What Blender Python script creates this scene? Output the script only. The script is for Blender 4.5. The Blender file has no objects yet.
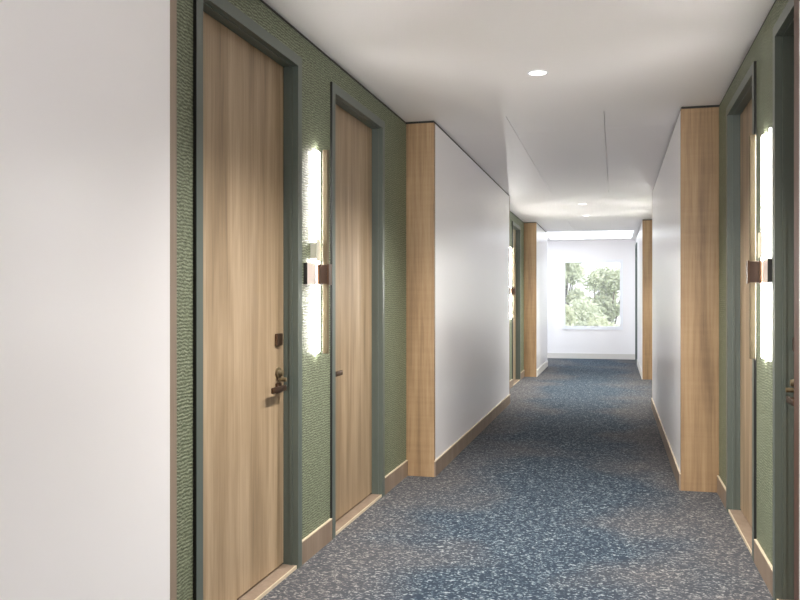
import bpy, bmesh, math, random
from mathutils import Vector, Matrix
random.seed(7)
C = bpy.context.scene.collection
S = bpy.context.scene

# ------------------------------------------------------------------ camera, sky, lights, exposure
H = 2.6            # ceiling height
cam_d = bpy.data.cameras.new('camera'); cam = bpy.data.objects.new('camera', cam_d); C.objects.link(cam)
cam.location = (0, 0, 1.291); cam.rotation_euler = (math.radians(90), 0, math.atan(215/830))
cam_d.sensor_width = 36; cam_d.lens = 36*830/800; cam_d.clip_start = 0.05; cam_d.clip_end = 300
S.camera = cam
S.view_settings.view_transform = 'Standard'; S.view_settings.look = 'None'
S.view_settings.gamma = 1; S.view_settings.use_curve_mapping = False
S.view_settings.exposure = 2.1
W = bpy.data.worlds.new('sky'); S.world = W; W.use_nodes = True
bg = W.node_tree.nodes['Background']; bg.inputs[0].default_value = (0.93, 0.97, 1.0, 1); bg.inputs[1].default_value = .5
try:
    S.cycles.max_bounces = 14; S.cycles.diffuse_bounces = 9; S.cycles.transparent_max_bounces = 12
    S.cycles.caustics_reflective = False; S.cycles.caustics_refractive = False
    S.cycles.sample_clamp_indirect = 12.0
    S.cycles.use_denoising = True
except Exception: pass
DOWN_W = 17.0      # watts of one ceiling downlight
SCONCE_E = 24.0    # radiance of the sconce diodes
XL, XR = -1.486, 0.674       # papered walls of the bays
NL, NR = -1.277, 0.432       # white walls of the narrow stretches
Y1, Y2, Y3, Y4, Y5 = 2.25, 5.92, 10.40, 14.05, 16.4
YE, YB = 18.7, -5.9

# unseen fill light added behind the viewer to lift walls and ceiling
al = bpy.data.lights.new('rear_fill', 'AREA'); al.shape = 'RECTANGLE'; al.size = 1.7; al.size_y = 1.9; al.energy = 105; al.color = (1, .97, .95)
alo = bpy.data.objects.new('rear_fill', al); C.objects.link(alo); alo.location = (-.42, YB+.03, 1.4); alo.rotation_euler = (math.radians(90), 0, 0)

# ------------------------------------------------------------------ materials
def mat(name, col=(.8,.8,.8), rough=.5, metal=0., emit=None, strength=0., spec=None):
    m = bpy.data.materials.new(name); m.use_nodes = True
    b = m.node_tree.nodes['Principled BSDF']
    b.inputs['Base Color'].default_value = (*col, 1); b.inputs['Roughness'].default_value = rough
    b.inputs['Metallic'].default_value = metal
    if spec is not None: b.inputs['Specular IOR Level'].default_value = spec
    if emit: b.inputs['Emission Color'].default_value = (*emit, 1); b.inputs['Emission Strength'].default_value = strength
    return m
def srgb(r, g, b):
    return tuple(((v/255+.055)/1.055)**2.4 if v > 10 else v/255/12.92 for v in (r, g, b))
def N(m, t, **kw):
    n = m.node_tree.nodes.new(t)
    for k, v in kw.items():
        if k in n.inputs: n.inputs[k].default_value = v
        else: setattr(n, k, v)
    return n
def L(m, a, b): m.node_tree.links.new(a, b)
def coords(m, scale=(1,1,1), rand=False):
    tc = N(m, 'ShaderNodeTexCoord'); mp = N(m, 'ShaderNodeMapping'); mp.inputs['Scale'].default_value = scale
    L(m, tc.outputs['Object'], mp.inputs['Vector'])
    if rand:
        oi = N(m, 'ShaderNodeObjectInfo'); sc = N(m, 'ShaderNodeVectorMath', operation='SCALE'); sc.inputs[0].default_value = (7.3, 3.1, 5.7)
        L(m, oi.outputs['Random'], sc.inputs['Scale']); L(m, sc.outputs[0], mp.inputs['Location'])
    return mp.outputs['Vector']
def ramp(m, fac, stops):
    r = N(m, 'ShaderNodeValToRGB'); e = r.color_ramp.elements
    while len(e) < len(stops): e.new(0.5)
    for el, (p, c) in zip(e, stops): el.position = p; el.color = (*c, 1)
    L(m, fac, r.inputs['Fac']); return r.outputs['Color']
def bump(m, h, strength, dist):
    b = N(m, 'ShaderNodeBump'); b.inputs['Strength'].default_value = strength; b.inputs['Distance'].default_value = dist
    L(m, h, b.inputs['Height']); L(m, b.outputs['Normal'], m.node_tree.nodes['Principled BSDF'].inputs['Normal'])

def wood(name, c0, c1, c2, rough=.42, scale=1., rand=True, cross=0.0):
    m = mat(name, c1, rough)
    v = coords(m, (10*scale, 10*scale, .7*scale), rand)
    n1 = N(m, 'ShaderNodeTexNoise', Scale=1.0, Detail=5.0, Roughness=.6, Distortion=.35); L(m, v, n1.inputs['Vector'])
    v2 = coords(m, (90*scale, 90*scale, 2.2*scale), rand)
    n2 = N(m, 'ShaderNodeTexNoise', Scale=1.0, Detail=3.0, Roughness=.6); L(m, v2, n2.inputs['Vector'])
    mx = N(m, 'ShaderNodeMath', operation='MULTIPLY_ADD'); mx.inputs[1].default_value = .35
    L(m, n2.outputs['Fac'], mx.inputs[0]); L(m, n1.outputs['Fac'], mx.inputs[2])
    fac = mx.outputs[0]
    if cross:
        v3 = coords(m, (1.5, 1.5, 38), rand); n3 = N(m, 'ShaderNodeTexNoise', Scale=1.0, Detail=2.0); L(m, v3, n3.inputs['Vector'])
        m3 = N(m, 'ShaderNodeMath', operation='MULTIPLY_ADD'); m3.inputs[1].default_value = cross
        L(m, n3.outputs['Fac'], m3.inputs[0]); L(m, fac, m3.inputs[2]); fac = m3.outputs[0]
    o = .5*cross
    col = ramp(m, fac, [(.46+o, c0), (.67+o, c1), (.88+o, c2)])
    L(m, col, m.node_tree.nodes['Principled BSDF'].inputs['Base Color'])
    return m
M_door = wood('pale_oak_veneer', srgb(124,104,79), srgb(156,134,106), srgb(180,158,130), rough=.4)
M_col = wood('warm_oak_panel', srgb(116,90,62), srgb(146,117,83), srgb(168,139,103), rough=.5, cross=.12)
M_base = wood('taupe_oak_skirting', srgb(124,106,90), srgb(136,119,103), srgb(148,132,116), rough=.5, rand=False)
M_coledge = mat('oak_edge_band', srgb(82,54,38), .5)
M_lip = mat('pale_edge_strip', srgb(205,190,165), .45)

M_white = mat('satin_white_wall', srgb(241,239,240), .3, spec=.4)
M_ceil = mat('white_ceiling', srgb(243,240,240), .5)
M_gap_shade = mat('dark_gap_and_shade', (.02, .02, .018), .8)
M_frame = mat('sage_green_metal_frame', srgb(88,97,91), .34)
M_brass = mat('brushed_brass', srgb(92,80,56), .5, metal=.0)
M_bronze = mat('dark_bronze', srgb(86,64,48), .35, metal=.8)
M_copper = mat('polished_copper', srgb(62,44,33), .35, metal=.4)
M_plate = mat('satin_rose_plate', srgb(225,212,204), .3, metal=.1)
M_black = mat('black_edge', (.015, .013, .012), .5)
M_led = mat('sconce_diodes', (1,1,1), .5, emit=(1.0, .965, .96), strength=SCONCE_E)
M_led2 = mat('white_light_bar', (1,1,1), .5, emit=(1, 1, 1), strength=1.9)
M_down = mat('downlight_lens', (1,1,1), .5, emit=(1, .99, .97), strength=1.5)
M_fill_panel = mat('glowing_fill_panel', (1,1,1), .5, emit=(.88, .94, 1.0), strength=.55)
M_sign = mat('cream_acrylic', srgb(205,203,188), .3)
M_winf = mat('white_window_frame', srgb(240,242,246), .4)

# carpet
M_carpet = mat('speckled_blue_carpet', rough=.95, spec=.1)
def carpet():
    m = M_carpet
    v = coords(m, (1,1,1))
    big = N(m, 'ShaderNodeTexNoise', Scale=.95, Detail=2.0, Roughness=.5); L(m, v, big.inputs['Vector'])
    st = N(m, 'ShaderNodeVectorMath', operation='MULTIPLY'); st.inputs[1].default_value = (.78, 1, 1); L(m, v, st.inputs[0]); v0 = v; v = st.outputs[0]
    wob = N(m, 'ShaderNodeTexNoise', Scale=30.0, Detail=2.0); L(m, v, wob.inputs['Vector'])
    add = N(m, 'ShaderNodeMixRGB', blend_type='LINEAR_LIGHT'); add.inputs['Fac'].default_value = .035
    L(m, v, add.inputs['Color1']); L(m, wob.outputs['Color'], add.inputs['Color2'])
    vo = N(m, 'ShaderNodeTexVoronoi', feature='SMOOTH_F1', Scale=62.0); L(m, add.outputs[0], vo.inputs['Vector'])
    sp = N(m, 'ShaderNodeTexNoise', Scale=74.0, Detail=2.0, Roughness=.6, Distortion=1.2); L(m, v, sp.inputs['Vector'])
    dash = N(m, 'ShaderNodeMath', operation='SUBTRACT'); L(m, sp.outputs['Fac'], dash.inputs[0]); L(m, vo.outputs['Distance'], dash.inputs[1])
    blue = ramp(m, dash.outputs[0], [(.02, srgb(46,56,68)), (.18, srgb(65,77,89)), (.28, srgb(102,115,123)), (.46, srgb(158,165,168))])
    tau = ramp(m, dash.outputs[0], [(.02, srgb(74,75,79)), (.18, srgb(92,91,93)), (.27, srgb(118,116,115)), (.44, srgb(150,147,143))])
    sx = N(m, 'ShaderNodeSeparateXYZ'); L(m, v0, sx.inputs[0])
    a1 = N(m, 'ShaderNodeMath', operation='ADD'); a1.inputs[1].default_value = .42; L(m, sx.outputs[0], a1.inputs[0])
    a2 = N(m, 'ShaderNodeMath', operation='ABSOLUTE'); L(m, a1.outputs[0], a2.inputs[0])
    a3 = N(m, 'ShaderNodeMath', operation='MULTIPLY_ADD'); a3.inputs[1].default_value = .5; L(m, a2.outputs[0], a3.inputs[0]); L(m, big.outputs['Fac'], a3.inputs[2])
    f = ramp(m, a3.outputs[0], [(.64, (0,0,0)), (.92, (1,1,1))])
    mix = N(m, 'ShaderNodeMixRGB'); L(m, f, mix.inputs['Fac']); L(m, blue, mix.inputs['Color1']); L(m, tau, mix.inputs['Color2'])
    L(m, mix.outputs[0], m.node_tree.nodes['Principled BSDF'].inputs['Base Color'])
    bump(m, sp.outputs['Fac'], .4, .004)
carpet()

# green grasscloth wallpaper
M_paper = mat('green_ribbed_wallpaper', rough=.55, spec=.35)
def paper():
    m = M_paper
    v = coords(m, (1, 1, 1))
    w = N(m, 'ShaderNodeTexWave', wave_type='BANDS', bands_direction='Z', Scale=24.0, Distortion=7.0, Detail=3.0)
    w.inputs['Detail Scale'].default_value = .9; w.inputs['Detail Roughness'].default_value = .6
    mp = coords(m, (1.2, 1.2, 1)); L(m, mp, w.inputs['Vector'])
    v2 = coords(m, (45, 45, 160))
    n2 = N(m, 'ShaderNodeTexNoise', Scale=1.0, Detail=3.0, Roughness=.6); L(m, v2, n2.inputs['Vector'])
    a = N(m, 'ShaderNodeMath', operation='MULTIPLY_ADD'); a.inputs[1].default_value = .35
    L(m, w.outputs['Fac'], a.inputs[0]); L(m, n2.outputs['Fac'], a.inputs[2])
    col = ramp(m, a.outputs[0], [(.38, srgb(76,82,63)), (.66, srgb(106,113,91)), (.95, srgb(146,153,130))])
    L(m, col, m.node_tree.nodes['Principled BSDF'].inputs['Base Color'])
    bump(m, a.outputs[0], .9, .003)
paper()

# glass
M_glass = bpy.data.materials.new('window_glass'); M_glass.use_nodes = True
nt = M_glass.node_tree; nt.nodes.clear()
o_ = nt.nodes.new('ShaderNodeOutputMaterial'); tr = nt.nodes.new('ShaderNodeBsdfTransparent'); gl = nt.nodes.new('ShaderNodeBsdfDiffuse')
gl.inputs['Color'].default_value = (.9,.93,.95,1); mxs = nt.nodes.new('ShaderNodeMixShader'); mxs.inputs[0].default_value = .10  # white diffuse share puts washed-out glare into the pane
nt.links.new(tr.outputs[0], mxs.inputs[1]); nt.links.new(gl.outputs[0], mxs.inputs[2]); nt.links.new(mxs.outputs[0], o_.inputs[0])

# ------------------------------------------------------------------ helpers
def bx(bm, x0, x1, y0, y1, z0, z1, mi=0, bev=0.0):
    x0, x1 = min(x0,x1), max(x0,x1); y0, y1 = min(y0,y1), max(y0,y1)
    r = bmesh.ops.create_cube(bm, size=1.0)
    vs = r['verts']
    bmesh.ops.scale(bm, verts=vs, vec=(x1-x0, y1-y0, z1-z0))
    bmesh.ops.translate(bm, verts=vs, vec=((x0+x1)/2, (y0+y1)/2, (z0+z1)/2))
    fs = {f for v in vs for f in v.link_faces}
    for f in fs: f.material_index = mi
    if bev:
        es = list({e for v in vs for e in v.link_edges})
        bmesh.ops.bevel(bm, geom=es, offset=bev, segments=2, affect='EDGES', profile=.5)
def cyl(bm, p0, p1, r0, r1=None, seg=24):
    p0, p1 = Vector(p0), Vector(p1); d = p1-p0
    q = Vector((0,0,1)).rotation_difference(d).to_matrix().to_4x4()
    bmesh.ops.create_cone(bm, cap_ends=True, segments=seg, radius1=r0, radius2=r0 if r1 is None else r1, depth=d.length,
                          matrix=Matrix.Translation((p0+p1)/2) @ q)
def obj(name, bm, mats, parent=None, smooth=False):
    me = bpy.data.meshes.new(name); bm.normal_update(); bm.to_mesh(me); bm.free()
    for m in (mats if isinstance(mats, (list, tuple)) else [mats]): me.materials.append(m)
    if smooth:
        for p in me.polygons: p.use_smooth = True
        try: me.set_sharp_from_angle(angle=math.radians(35))
        except Exception: pass
    o = bpy.data.objects.new(name, me); C.objects.link(o)
    if parent: o.parent = parent
    return o
def tag(o, label, cat, group=None, kind=None):
    o['label'] = label; o['category'] = cat
    if group: o['group'] = group
    if kind: o['kind'] = kind
    return o
def empty(name, loc, rz=0):
    o = bpy.data.objects.new(name, None); C.objects.link(o); o.location = loc; o.rotation_euler = (0,0,rz); o.empty_display_size = .1
    return o
def copy_tree(o, parent=None):
    c = o.copy(); C.objects.link(c)
    if parent: c.parent = parent
    for ch in [k for k in bpy.data.objects if k.parent == o]: copy_tree(ch, c)
    return c
def boxes(name, mats, bl, label, cat='wall'):
    bm = bmesh.new()
    for b in bl: bx(bm, *b)
    return tag(obj(name, bm, mats), label, cat, kind='structure')

# ------------------------------------------------------------------ setting
DW, DH, FW, FP = .475, 2.417, .05, .013     # half opening, opening height, frame face width, how proud
GD = 8.15
doorsL = [3.262, 4.762, 3.262+GD, 4.762+GD]
doorsR = [3.36, 4.92]
T = .16
boxes('floor', M_carpet, [(-4.6, 1.2, YB-.2, YE+.2, -.1, 0)], 'blue grey carpet with pale speckles along the corridor', 'floor')

def papered(X, sgn, doors, y0, y1):
    """wall slab whose face is at X, behind it towards sgn, with openings for the doors"""
    out = []; y = y0; hw = DW+.02; top = H-.016
    for d in doors:
        out.append((X, X+sgn*T, y, d-hw, 0, top)); out.append((X, X+sgn*T, d-hw, d+hw, DH+.02, top)); y = d+hw
    out.append((X, X+sgn*T, y, y1, 0, top))
    return out
boxes('wall_left', M_paper, papered(XL, -1, doorsL[:2], Y1, Y2), 'green ribbed wallpaper wall on the left, in the near bay')
boxes('wall_right', M_paper, papered(XR, 1, doorsR, Y1, Y2), 'green ribbed wallpaper wall on the right, in the near bay')
boxes('wall_left', M_paper, papered(XL, -1, doorsL[2:], Y3, Y4), 'green wallpaper wall in the far bay on the left')
boxes('wall_right', M_paper, papered(XR, 1, [], Y3, Y4), 'green wallpaper wall in the far bay on the right')
boxes('wall_left', M_paper, papered(XL, -1, [], YB, -2.2), 'green wallpaper wall behind the viewer on the left')
boxes('wall_right', M_paper, papered(XR, 1, [], YB, -2.2), 'green wallpaper wall behind the viewer on the right')
ct = .04; hw_ = H-.016
boxes('wall_left', M_white, [(XL-T, NL, -2.2+ct, Y1-ct, 0, hw_)], 'smooth satin white wall filling the left edge of the picture')
boxes('wall_right', M_white, [(NR, XR+T, -2.2+ct, Y1-.06, 0, hw_)], 'white wall beside the viewer on the right')
boxes('wall_left', M_white, [(XL-T, NL, Y2+ct, Y3-ct, 0, hw_)], 'white wall on the left of the narrow middle stretch')
boxes('wall_right', M_white, [(NR, XR+T, Y2+ct, Y3-ct, 0, hw_)], 'white wall on the right of the narrow middle stretch')
boxes('wall_left', M_white, [(XL-T, NL, Y4+ct, Y5, 0, hw_)], 'farthest white wall on the left before the window end')
boxes('wall_right', M_white, [(NR, XR+T, Y4+ct, 17.25, 0, hw_), (NR, XR+T, 18.25, YE, 0, hw_), (NR, XR+T, 17.25, 18.25, 2.44, hw_)], 'farthest white wall on the right with a door')
# end wall with the window opening
wx0, wx1, wz0, wz1 = -1.13, .165, .655, 2.175
boxes('wall_back', M_white, [(-4.6, wx0, YE, YE+.2, 0, H), (wx1, 1.2, YE, YE+.2, 0, H), (wx0, wx1, YE, YE+.2, 0, wz0), (wx0, wx1, YE, YE+.2, wz1, H)],
      'white end wall around the window')
boxes('wall_side', M_white, [(-4.6, XL-T, Y5-.15, Y5, 0, H), (-4.6, -4.45, Y5, YE, 0, H)], 'white walls of the side passage at the window end')
boxes('wall_front', M_white, [(XL-T, XR+T, YB-.15, YB, 0, H)], 'white wall closing the corridor behind the viewer')
# ceilings
boxes('ceiling', M_ceil, [(XL-T, XR+T, y0, y1, H, H+.1) for y0, y1 in ((YB, -2.2), (Y1, Y2), (Y3, Y4))], 'plain white ceiling over the door bays', 'ceiling')
def panels():
    out = []; g = .0025
    for y0, y1 in ((-2.2, Y1), (Y2, Y3), (Y4, 16.1)):
        xs = [XL-T, -.753, -.074, XR+T]; ys = [y0]
        if y1-y0 > 3: ys += [y0+.6, y1-.6]
        ys.append(y1)
        out.append((XL-T, XR+T, y0, y1, H+.03, H+.1))
        for i in range(3):
            for j in range(len(ys)-1):
                out.append((xs[i]+(g if i else 0), xs[i+1]-(g if i < 2 else 0), ys[j]+(g*.5 if j else 0), ys[j+1]-(g*.5 if j < len(ys)-2 else 0), H, H+.03))
    return out
boxes('ceiling', M_ceil, panels(), 'white panelled ceiling with fine joints over the narrow stretches', 'ceiling')
boxes('ceiling', M_ceil, [(-4.6, XR+T, 16.1, YE, H+.0, H+.1)], 'bright ceiling at the window end', 'ceiling')
# shadow gaps under the ceiling
gz0, gz1 = H-.016, H
gl_ = [(XL-T, XL-.004, y0, y1, gz0, gz1) for y0, y1 in ((YB,-2.2),(Y1,Y2),(Y3,Y4))] + [(XL-T, NL-.004, y0+.004, y1-.004, gz0, gz1) for y0, y1 in ((-2.2,Y1),(Y2,Y3),(Y4,Y5))]
gr_ = [(XR+.004, XR+T, y0, y1, gz0, gz1) for y0, y1 in ((YB,-2.2),(Y1,Y2),(Y3,Y4))] + [(NR+.004, XR+T, y0+.004, y1-.004, gz0, gz1) for y0, y1 in ((-2.2,Y1),(Y2,Y3),(Y4,YE))]
boxes('trim_1', M_gap_shade, gl_, 'thin dark shadow gap between left wall and ceiling', 'trim')
boxes('trim_2', M_gap_shade, gr_, 'thin dark shadow gap between right wall and ceiling', 'trim')
# oak column faces at the ends of the white walls
k = 3
for (x0, x1, ya, yb, lab) in ((XL, NL, Y1-ct, Y1, 'oak end panel edge beside the near left white wall'),
                              (NR, XR, Y1-.06, Y1, 'oak end panel at the right edge of the picture'),
                              (XL, NL, Y2, Y2+ct, 'oak panel on the left before the narrow middle stretch'),
                              (NR, XR, Y2, Y2+ct, 'oak panel on the right before the narrow middle stretch'),
                              (XL, NL, Y3-ct, Y3, 'oak panel closing the far end of the middle left wall'),
                              (NR, XR, Y3-ct, Y3, 'oak panel closing the far end of the middle right wall'),
                              (XL, NL, Y4, Y4+ct, 'oak panel on the left nearest the window end'),
                              (NR, XR, Y4, Y4+ct, 'oak panel on the right nearest the window end'),
                              (XL, NL, -2.2, -2.2+ct, 'oak panel behind the viewer on the left'),
                              (NR, XR, -2.2, -2.2+ct, 'oak panel behind the viewer on the right')):
    boxes('trim_%d' % k, M_base if k == 3 else M_coledge if k == 4 else M_col, [(x0-(.02 if x0 == XL else 0), x1+(.02 if x1 == XR else 0), ya, yb, 0, H-.016)], lab, 'wall panel'); k += 1

# skirtings
BH, BT = .115, .012
def skirt(name, runs, lab):
    bm = bmesh.new()
    for (a, b, y0, y1) in runs:
        bx(bm, a, b, y0, y1, 0, BH-.006); bx(bm, a, b, y0, y1, BH-.006, BH, 1)
    tag(obj(name, bm, [M_base, M_lip]), lab, 'skirting board', kind='structure')
ow = DW+FW
def runs(X, s, doors, y0, y1):
    out = []; y = y0
    for d in doors: out.append((X, X+s*BT, y, d-ow)); y = d+ow
    out.append((X, X+s*BT, y, y1)); return out
skirt('baseboard_left', runs(XL, 1, doorsL[:2], Y1, Y2), 'taupe oak skirting under the near left green wall')
skirt('baseboard_left', runs(XL, 1, doorsL[2:], Y3, Y4), 'oak skirting under the far left green wall')
skirt('baseboard_right', runs(XR, -1, doorsR, Y1, Y2), 'taupe oak skirting under the near right green wall')
skirt('baseboard_right', runs(XR, -1, [], Y3, Y4), 'oak skirting under the far right green wall')
skirt('baseboard_left', [(NL, NL+.01, Y2+.002, Y3)], 'oak skirting under the middle left white wall')
skirt('baseboard_right', [(NR-.01, NR, Y2+.002, Y3)], 'oak skirting under the middle right white wall')
skirt('baseboard_left', [(NL, NL+.01, -2.2, Y1-ct)], 'oak skirting under the near left white wall')
skirt('baseboard_right', [(NR-.01, NR, -2.2, Y1-.06)], 'oak skirting under the near right white wall')
keep_ = M_base, M_lip; M_base = mat('pale_skirting', srgb(215,212,206), .5); M_lip = M_base
skirt('baseboard_left', [(NL, NL+.01, Y4+.002, Y5)], 'pale skirting under the farthest left white wall')
skirt('baseboard_right', [(NR-.01, NR, Y4+.002, 17.2)], 'pale skirting under the farthest right white wall')
skirt('baseboard_back', [(-4.45, NR, YE-.012, YE)], 'pale skirting under the window wall')
M_base, M_lip = keep_

# ------------------------------------------------------------------ doors
FD = .075     # depth from frame face to the leaf
def make_door(hand, label, name='door_1'):
    """wall face at x=0, corridor towards +x; hand=+1 lock side at +y"""
    t = tag(empty(name, (0,0,0)), label, 'door', kind='structure')
    bm = bmesh.new()
    x1 = FP; xi = FP-FD-.05
    for s in (-1, 1):
        bx(bm, 0, x1, s*DW, s*(DW+FW), 0, DH+FW)                       # face
        bx(bm, 0, x1-.001, s*(DW+FW), s*(DW+FW+.002), 0, DH+FW, 1)  # dark strip, paints shade onto the frame's outer side faces
        bx(bm, xi, 0, s*DW, s*(DW+.02), 0, DH)                         # reveal
    bx(bm, 0, x1, -DW, DW, DH, DH+FW)
    bx(bm, xi, 0, -DW-.02, DW+.02, DH, DH+.02)
    for s in (-1, 1): bx(bm, FP-.045, FP-.030, s*(DW-.004), s*DW, 0, DH-.004)   # fine rebate line
    bx(bm, FP-.045, FP-.030, -DW, DW, DH-.004, DH)
    obj('door_frame', bm, [M_frame, M_gap_shade], t)
    bm = bmesh.new(); lx = FP-FD
    bx(bm, lx-.045, lx, -DW+.003, DW-.003, .026, DH-.004)
    leaf = obj('door_leaf', bm, M_door, t)
    bm = bmesh.new(); bx(bm, xi-.02, xi-.005, -DW-.02, DW+.02, 0, DH+.02)
    obj('door_backing', bm, M_gap_shade, t)
    bm = bmesh.new()
    bx(bm, lx-.05, .0, -DW, DW, 0, .016); bx(bm, 0, .006, -DW, DW, 0, .016, 1)
    obj('threshold', bm, [M_base, M_lip], t)
    hy = hand*(DW-.075)
    bm = bmesh.new(); bx(bm, lx, lx+.014, hy-.034, hy+.034, 1.075, 1.133, bev=.004)
    obj('card_reader', bm, M_bronze, leaf)['label'] = 'dark bronze card reader'
    bm = bmesh.new()
    cyl(bm, (lx, hy, .945), (lx+.010, hy, .945), .027); cyl(bm, (lx+.01, hy, .945), (lx+.028, hy, .945), .017, .013)
    cyl(bm, (lx+.010, hy, .915), (lx+.045, hy, .915), .010)
    obj('deadbolt', bm, M_brass, leaf, smooth=True)['label'] = 'polished brass deadbolt turn'
    bm = bmesh.new()
    bx(bm, lx, lx+.012, hy-.028, hy+.028, .850, .900, bev=.004)
    cyl(bm, (lx+.012, hy, .875), (lx+.042, hy, .875), .010)
    bx(bm, lx+.030, lx+.044, hy-hand*.15, hy+hand*.012, .862, .890, bev=.005)
    obj('door_handle', bm, M_bronze, leaf, smooth=True)['label'] = 'dark bronze lever handle'
    return t
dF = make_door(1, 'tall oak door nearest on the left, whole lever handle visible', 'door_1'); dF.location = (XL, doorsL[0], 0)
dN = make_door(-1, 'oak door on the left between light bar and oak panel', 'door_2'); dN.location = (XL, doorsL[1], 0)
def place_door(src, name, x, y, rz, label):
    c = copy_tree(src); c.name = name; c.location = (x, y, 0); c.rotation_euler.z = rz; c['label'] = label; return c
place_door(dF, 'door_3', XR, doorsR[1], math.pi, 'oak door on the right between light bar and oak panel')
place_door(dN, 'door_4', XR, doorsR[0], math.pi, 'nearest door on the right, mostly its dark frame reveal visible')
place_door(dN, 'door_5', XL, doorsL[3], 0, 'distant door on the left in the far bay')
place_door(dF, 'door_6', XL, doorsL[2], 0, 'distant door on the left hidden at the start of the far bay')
# dark framed door next to the window end
d7 = tag(empty('door_7', (NR, 17.75, 0)), 'dark framed door on the right beside the end wall', 'door', kind='structure')
bm = bmesh.new()
for s in (-1, 1): bx(bm, -.02, .06, s*.44, s*.5, 0, 2.44)
bx(bm, -.02, .06, -.44, .44, 2.38, 2.44); obj('door_frame', bm, mat('charcoal_green_metal', srgb(84,94,92), .4), d7)
bm = bmesh.new(); bx(bm, .02, .06, -.44, .44, .01, 2.38); obj('door_leaf', bm, M_door, d7)

# ------------------------------------------------------------------ wall lights
def make_sconce(side, extra, led=None):
    """wall at x=0, corridor +x, side = direction of the viewer along local y"""
    t = empty('wall_light', (0,0,0))
    z0, z1 = 1.018, 2.057
    bm = bmesh.new(); bx(bm, .043, .069, -.013, .013, z0, z1, bev=.002); bar = obj('light_bar', bm, M_brass, t)
    bm = bmesh.new(); bx(bm, .008, .014, -.026, .026, z0+.004, z1-.004, bev=.003); bx(bm, 0, .0085, -.008, .008, z0+.2, z0+.22); bx(bm, 0, .0085, -.008, .008, z1-.22, z1-.2); obj('diffuser', bm, led or M_led, t)['label'] = 'glowing white diffuser behind the bar'
    bm = bmesh.new(); bx(bm, .0, .074, -.018, .018, 1.372, 1.470, bev=.002); br = obj('bracket', bm, M_copper, t)
    for xa, xb in ((.020, .030), (.072, .080)):
        bm = bmesh.new(); bx(bm, xa, xb, -.024, .024, 1.368, 1.474, bev=.001); obj('bracket_plate', bm, M_bronze, br)
    bm = bmesh.new()
    bx(bm, 0, .018, side*.165, side*.034, 1.369, 1.475, 0); bx(bm, 0, .0185, side*.165, side*.170, 1.369, 1.475, 1)
    obj('mounting_plate', bm, [M_plate, M_black], t)['label'] = 'small square copper plate with a black edge'
    if extra:
        bm = bmesh.new(); bx(bm, 0, .008, side*.135, side*.155, z0, z1); obj('diffuser', bm, M_led2, t)['label'] = 'slim white light strip'
    return t
g = 'brass light bars on the bay walls'
sl = tag(make_sconce(-1, False), 'upright brass light bar on the left green wall between two doors', 'wall light', g); sl.location = (XL, 4.01, 0)
sr = tag(make_sconce(1, True), 'upright brass light bar on the right green wall', 'wall light', g); sr.location = (XR, 4.14, 0); sr.rotation_euler.z = math.pi
M_led_far = mat('brighter_diodes', (1,1,1), .5, emit=(1.0, .98, .97), strength=SCONCE_E*2.2)
c = tag(make_sconce(-1, False, M_led_far), '', 'wall light', g); c.location = (XL, 4.01+GD, 0); c['label'] = 'distant brass light bar in the far left bay'
c = tag(make_sconce(1, False, M_led_far), '', 'wall light', g); c.rotation_euler.z = math.pi; c.location = (XR, 4.14+GD, 0); c['label'] = 'brass light bar hidden in the far right bay'
c = copy_tree(sl); c.location = (XL, 4.01-GD, 0); c['label'] = 'brass light bar behind the viewer on the left'
c = copy_tree(sr); c.location = (XR, 4.14-GD, 0); c['label'] = 'brass light bar behind the viewer on the right'
for (x, y0, y1, s, lab) in ((XL, 3.93, 3.995, 1, 'cream rectangular room sign beside the left brass light bar'), (XR, 4.03, 4.12, -1, 'cream rectangular room sign beside the right brass light bar')):
    bm = bmesh.new(); bx(bm, s*.030, s*.036, y0, y1, 1.486, 1.60, bev=.002); bx(bm, 0, s*.0305, y0+.005, y0+.012, 1.50, 1.58)
    o = obj('room_sign', bm, M_sign); o.location = (x, 0, 0); tag(o, lab, 'sign', 'room signs beside the light bars')

# ------------------------------------------------------------------ ceiling downlights
def downlight():
    t = empty('ceiling_light', (0,0,0))
    bm = bmesh.new(); n = 40
    prof = [(.058, -.0), (.062, -.004), (.050, -.006), (.047, -.003), (.047, 0)]
    rings = [[bm.verts.new((r*math.cos(2*math.pi*i/n), r*math.sin(2*math.pi*i/n), z)) for i in range(n)] for r, z in prof]
    for a, b in zip(rings, rings[1:]):
        for i in range(n): bm.faces.new((a[i], a[(i+1)%n], b[(i+1)%n], b[i]))
    obj('trim_ring', bm, M_winf, t, smooth=True)
    bm = bmesh.new(); cyl(bm, (0,0,-.003), (0,0,-.0005), .047, seg=40); obj('lens', bm, M_down, t)
    ld = bpy.data.lights.new('downlight', 'SPOT'); ld.energy = DOWN_W*4; ld.spot_size = math.radians(125); ld.spot_blend = .9; ld.shadow_soft_size = .04
    ld.color = (1, .965, .92)
    lo = bpy.data.objects.new('downlight', ld); C.objects.link(lo); lo.parent = t; lo.location = (0,0,-.05)
    return t
d0 = downlight(); first = True
for y, lab in ((4.82, 'round ceiling downlight in the near bay'), (11.56, 'nearer of the two small distant ceiling downlights'), (13.17, 'farther of the two small distant ceiling downlights'),
               (3.2, 'round downlight above the nearest doors, outside the picture'), (-3.3, 'downlight behind the viewer, nearer'), (-4.9, 'downlight behind the viewer, farther')):
    c = d0 if first else copy_tree(d0); first = False
    c.location = (-.43, y, H); tag(c, lab, 'ceiling light', 'ceiling downlights')
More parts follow.
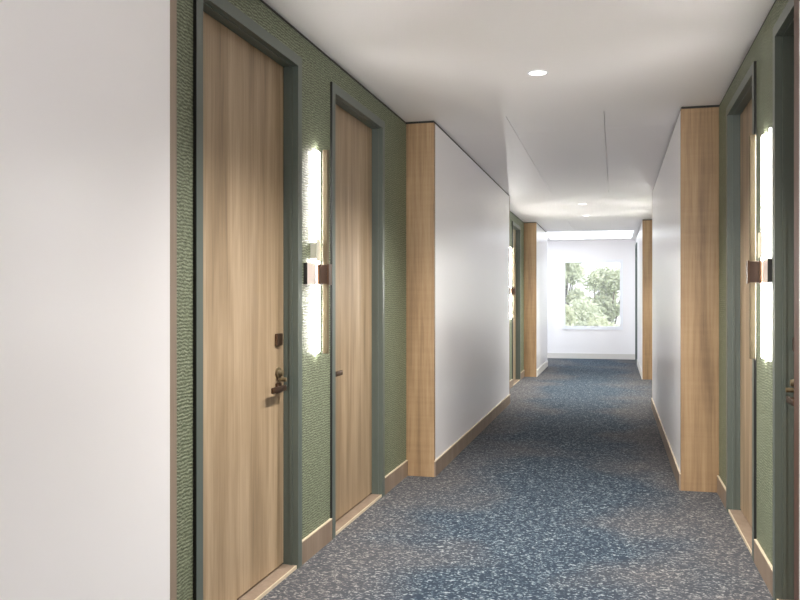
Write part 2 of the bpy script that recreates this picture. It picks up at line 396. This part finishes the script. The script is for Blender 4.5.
# glowing sheet added for the overexposed ceiling, brightens the window end
bm = bmesh.new(); bx(bm, -1.3, NR-.1, 16.25, 18.0, H-.016, H-.001); bx(bm, -1.32, -1.3, 16.23, 18.02, H-.014, H-.001, 1); bx(bm, NR-.1, NR-.08, 16.23, 18.02, H-.014, H-.001, 1)
tag(obj('fill_panel', bm, [M_fill_panel, M_winf]), 'broad glowing fill panel added under the ceiling before the window wall', 'ceiling light')
bm = bmesh.new(); bx(bm, -4.0, -1.9, 16.8, 18.2, H-.016, H-.001)  # unseen glow added to brighten the window end from the left
tag(obj('fill_panel', bm, mat('side_fill_panel', (1,1,1), .5, emit=(.85,.93,1), strength=1.9)), 'unseen fill panel added over the side passage to brighten the window end', 'ceiling light')

# ------------------------------------------------------------------ window
w = tag(empty('window_1', ((wx0+wx1)/2, YE, wz0)), 'square window with a white frame in the end wall, trees outside', 'window', kind='structure')
hwx = (wx1-wx0)/2; hz = wz1-wz0; bm = bmesh.new(); f = .06
bx(bm, -hwx, -hwx+f, -.012, .1, 0, hz); bx(bm, hwx-f, hwx, -.012, .1, 0, hz); bx(bm, -hwx+f, hwx-f, -.012, .1, 0, f); bx(bm, -hwx+f, hwx-f, -.012, .1, hz-f, hz)
obj('window_frame', bm, M_winf, w)
bm = bmesh.new(); bx(bm, -hwx+f, hwx-f, .06, .066, f, hz-f); obj('window_pane', bm, M_glass, w)
bm = bmesh.new(); bx(bm, -hwx, hwx, -.02, .0, -.012, 0); obj('window_sill', bm, M_winf, w)

# ------------------------------------------------------------------ trees outside
def leafmat(name, a, b):
    m = mat(name, a, .6)
    oi = N(m, 'ShaderNodeTexNoise', Scale=2.5, Detail=3.0); v = coords(m); L(m, v, oi.inputs['Vector'])
    L(m, ramp(m, oi.outputs['Fac'], [(.35, a), (.65, b)]), m.node_tree.nodes['Principled BSDF'].inputs['Base Color']); return m
M_leaf = leafmat('pale_foliage', srgb(185,192,160), srgb(222,226,200))
M_leaf2 = leafmat('yellow_green_foliage', srgb(195,200,165), srgb(225,228,198))
M_bark = mat('grey_bark', srgb(120,110,100), .9)
def tree(x, y, zb, h, rx, n, seed, m, label, clumps=16, low=.42):
    rnd = random.Random(seed); t = empty('tree', (x, y, zb))
    bm = bmesh.new(); cs = []
    cyl(bm, (0,0,0), (0,0,h*.55), .14, .09, 12)
    for i in range(clumps):
        a = rnd.uniform(0, 6.283); rr = rx*math.sqrt(rnd.random()); z = h*(low+(.97-low)*rnd.random())
        k_ = 1-max(0, (z/h-.6))*1.3
        c = Vector((rr*k_*math.cos(a), rr*k_*math.sin(a), z)); cs.append((c, rnd.uniform(.28, .5)*rx*.8))
        cyl(bm, (0, 0, h*rnd.uniform(.25, .5)), c, .045, .015, 7)
    obj('trunk', bm, M_bark, t)
    bm = bmesh.new()
    for c, r in cs:
        for j in range(n//clumps):
            d = Vector((rnd.gauss(0,1), rnd.gauss(0,1), rnd.gauss(0,1))).normalized()*r*rnd.random()**.45
            p = c+d; s = rnd.uniform(.05, .10)
            u = Vector((rnd.gauss(0,1), rnd.gauss(0,1), rnd.gauss(0,1))).normalized(); v = u.orthogonal().normalized()
            vs = [bm.verts.new(p+u*s), bm.verts.new(p+v*s*.5), bm.verts.new(p-u*s), bm.verts.new(p-v*s*.5)]
            bm.faces.new(vs)
    obj('foliage', bm, m, t)
    tag(t, label, 'tree', 'trees outside the window')
tree(-1.75, 26.8, -3.6, 6.5, 1.15, 9000, 3, M_leaf, 'tall leafy tree at the left of the window view', 22)
tree(-.3, 30.2, -3.6, 5.9, 1.15, 9000, 11, M_leaf, 'sparser round tree at the right of the window view', 26, .5)
tree(-1.3, 23.6, -3.6, 4.75, .95, 5000, 5, M_leaf2, 'low yellow green tree at the bottom of the window view', 14)
tree(.0, 21.6, -3.6, 4.6, .85, 5000, 8, M_leaf2, 'low pale tree at the bottom right of the window view', 14)
bm = bmesh.new(); bx(bm, -60, 60, YE+1.5, 120, -3.8, -3.6)
tag(obj('ground', bm, mat('pale_lawn', srgb(150,160,120), .95)), 'pale lawn far below the window', 'ground', kind='structure')
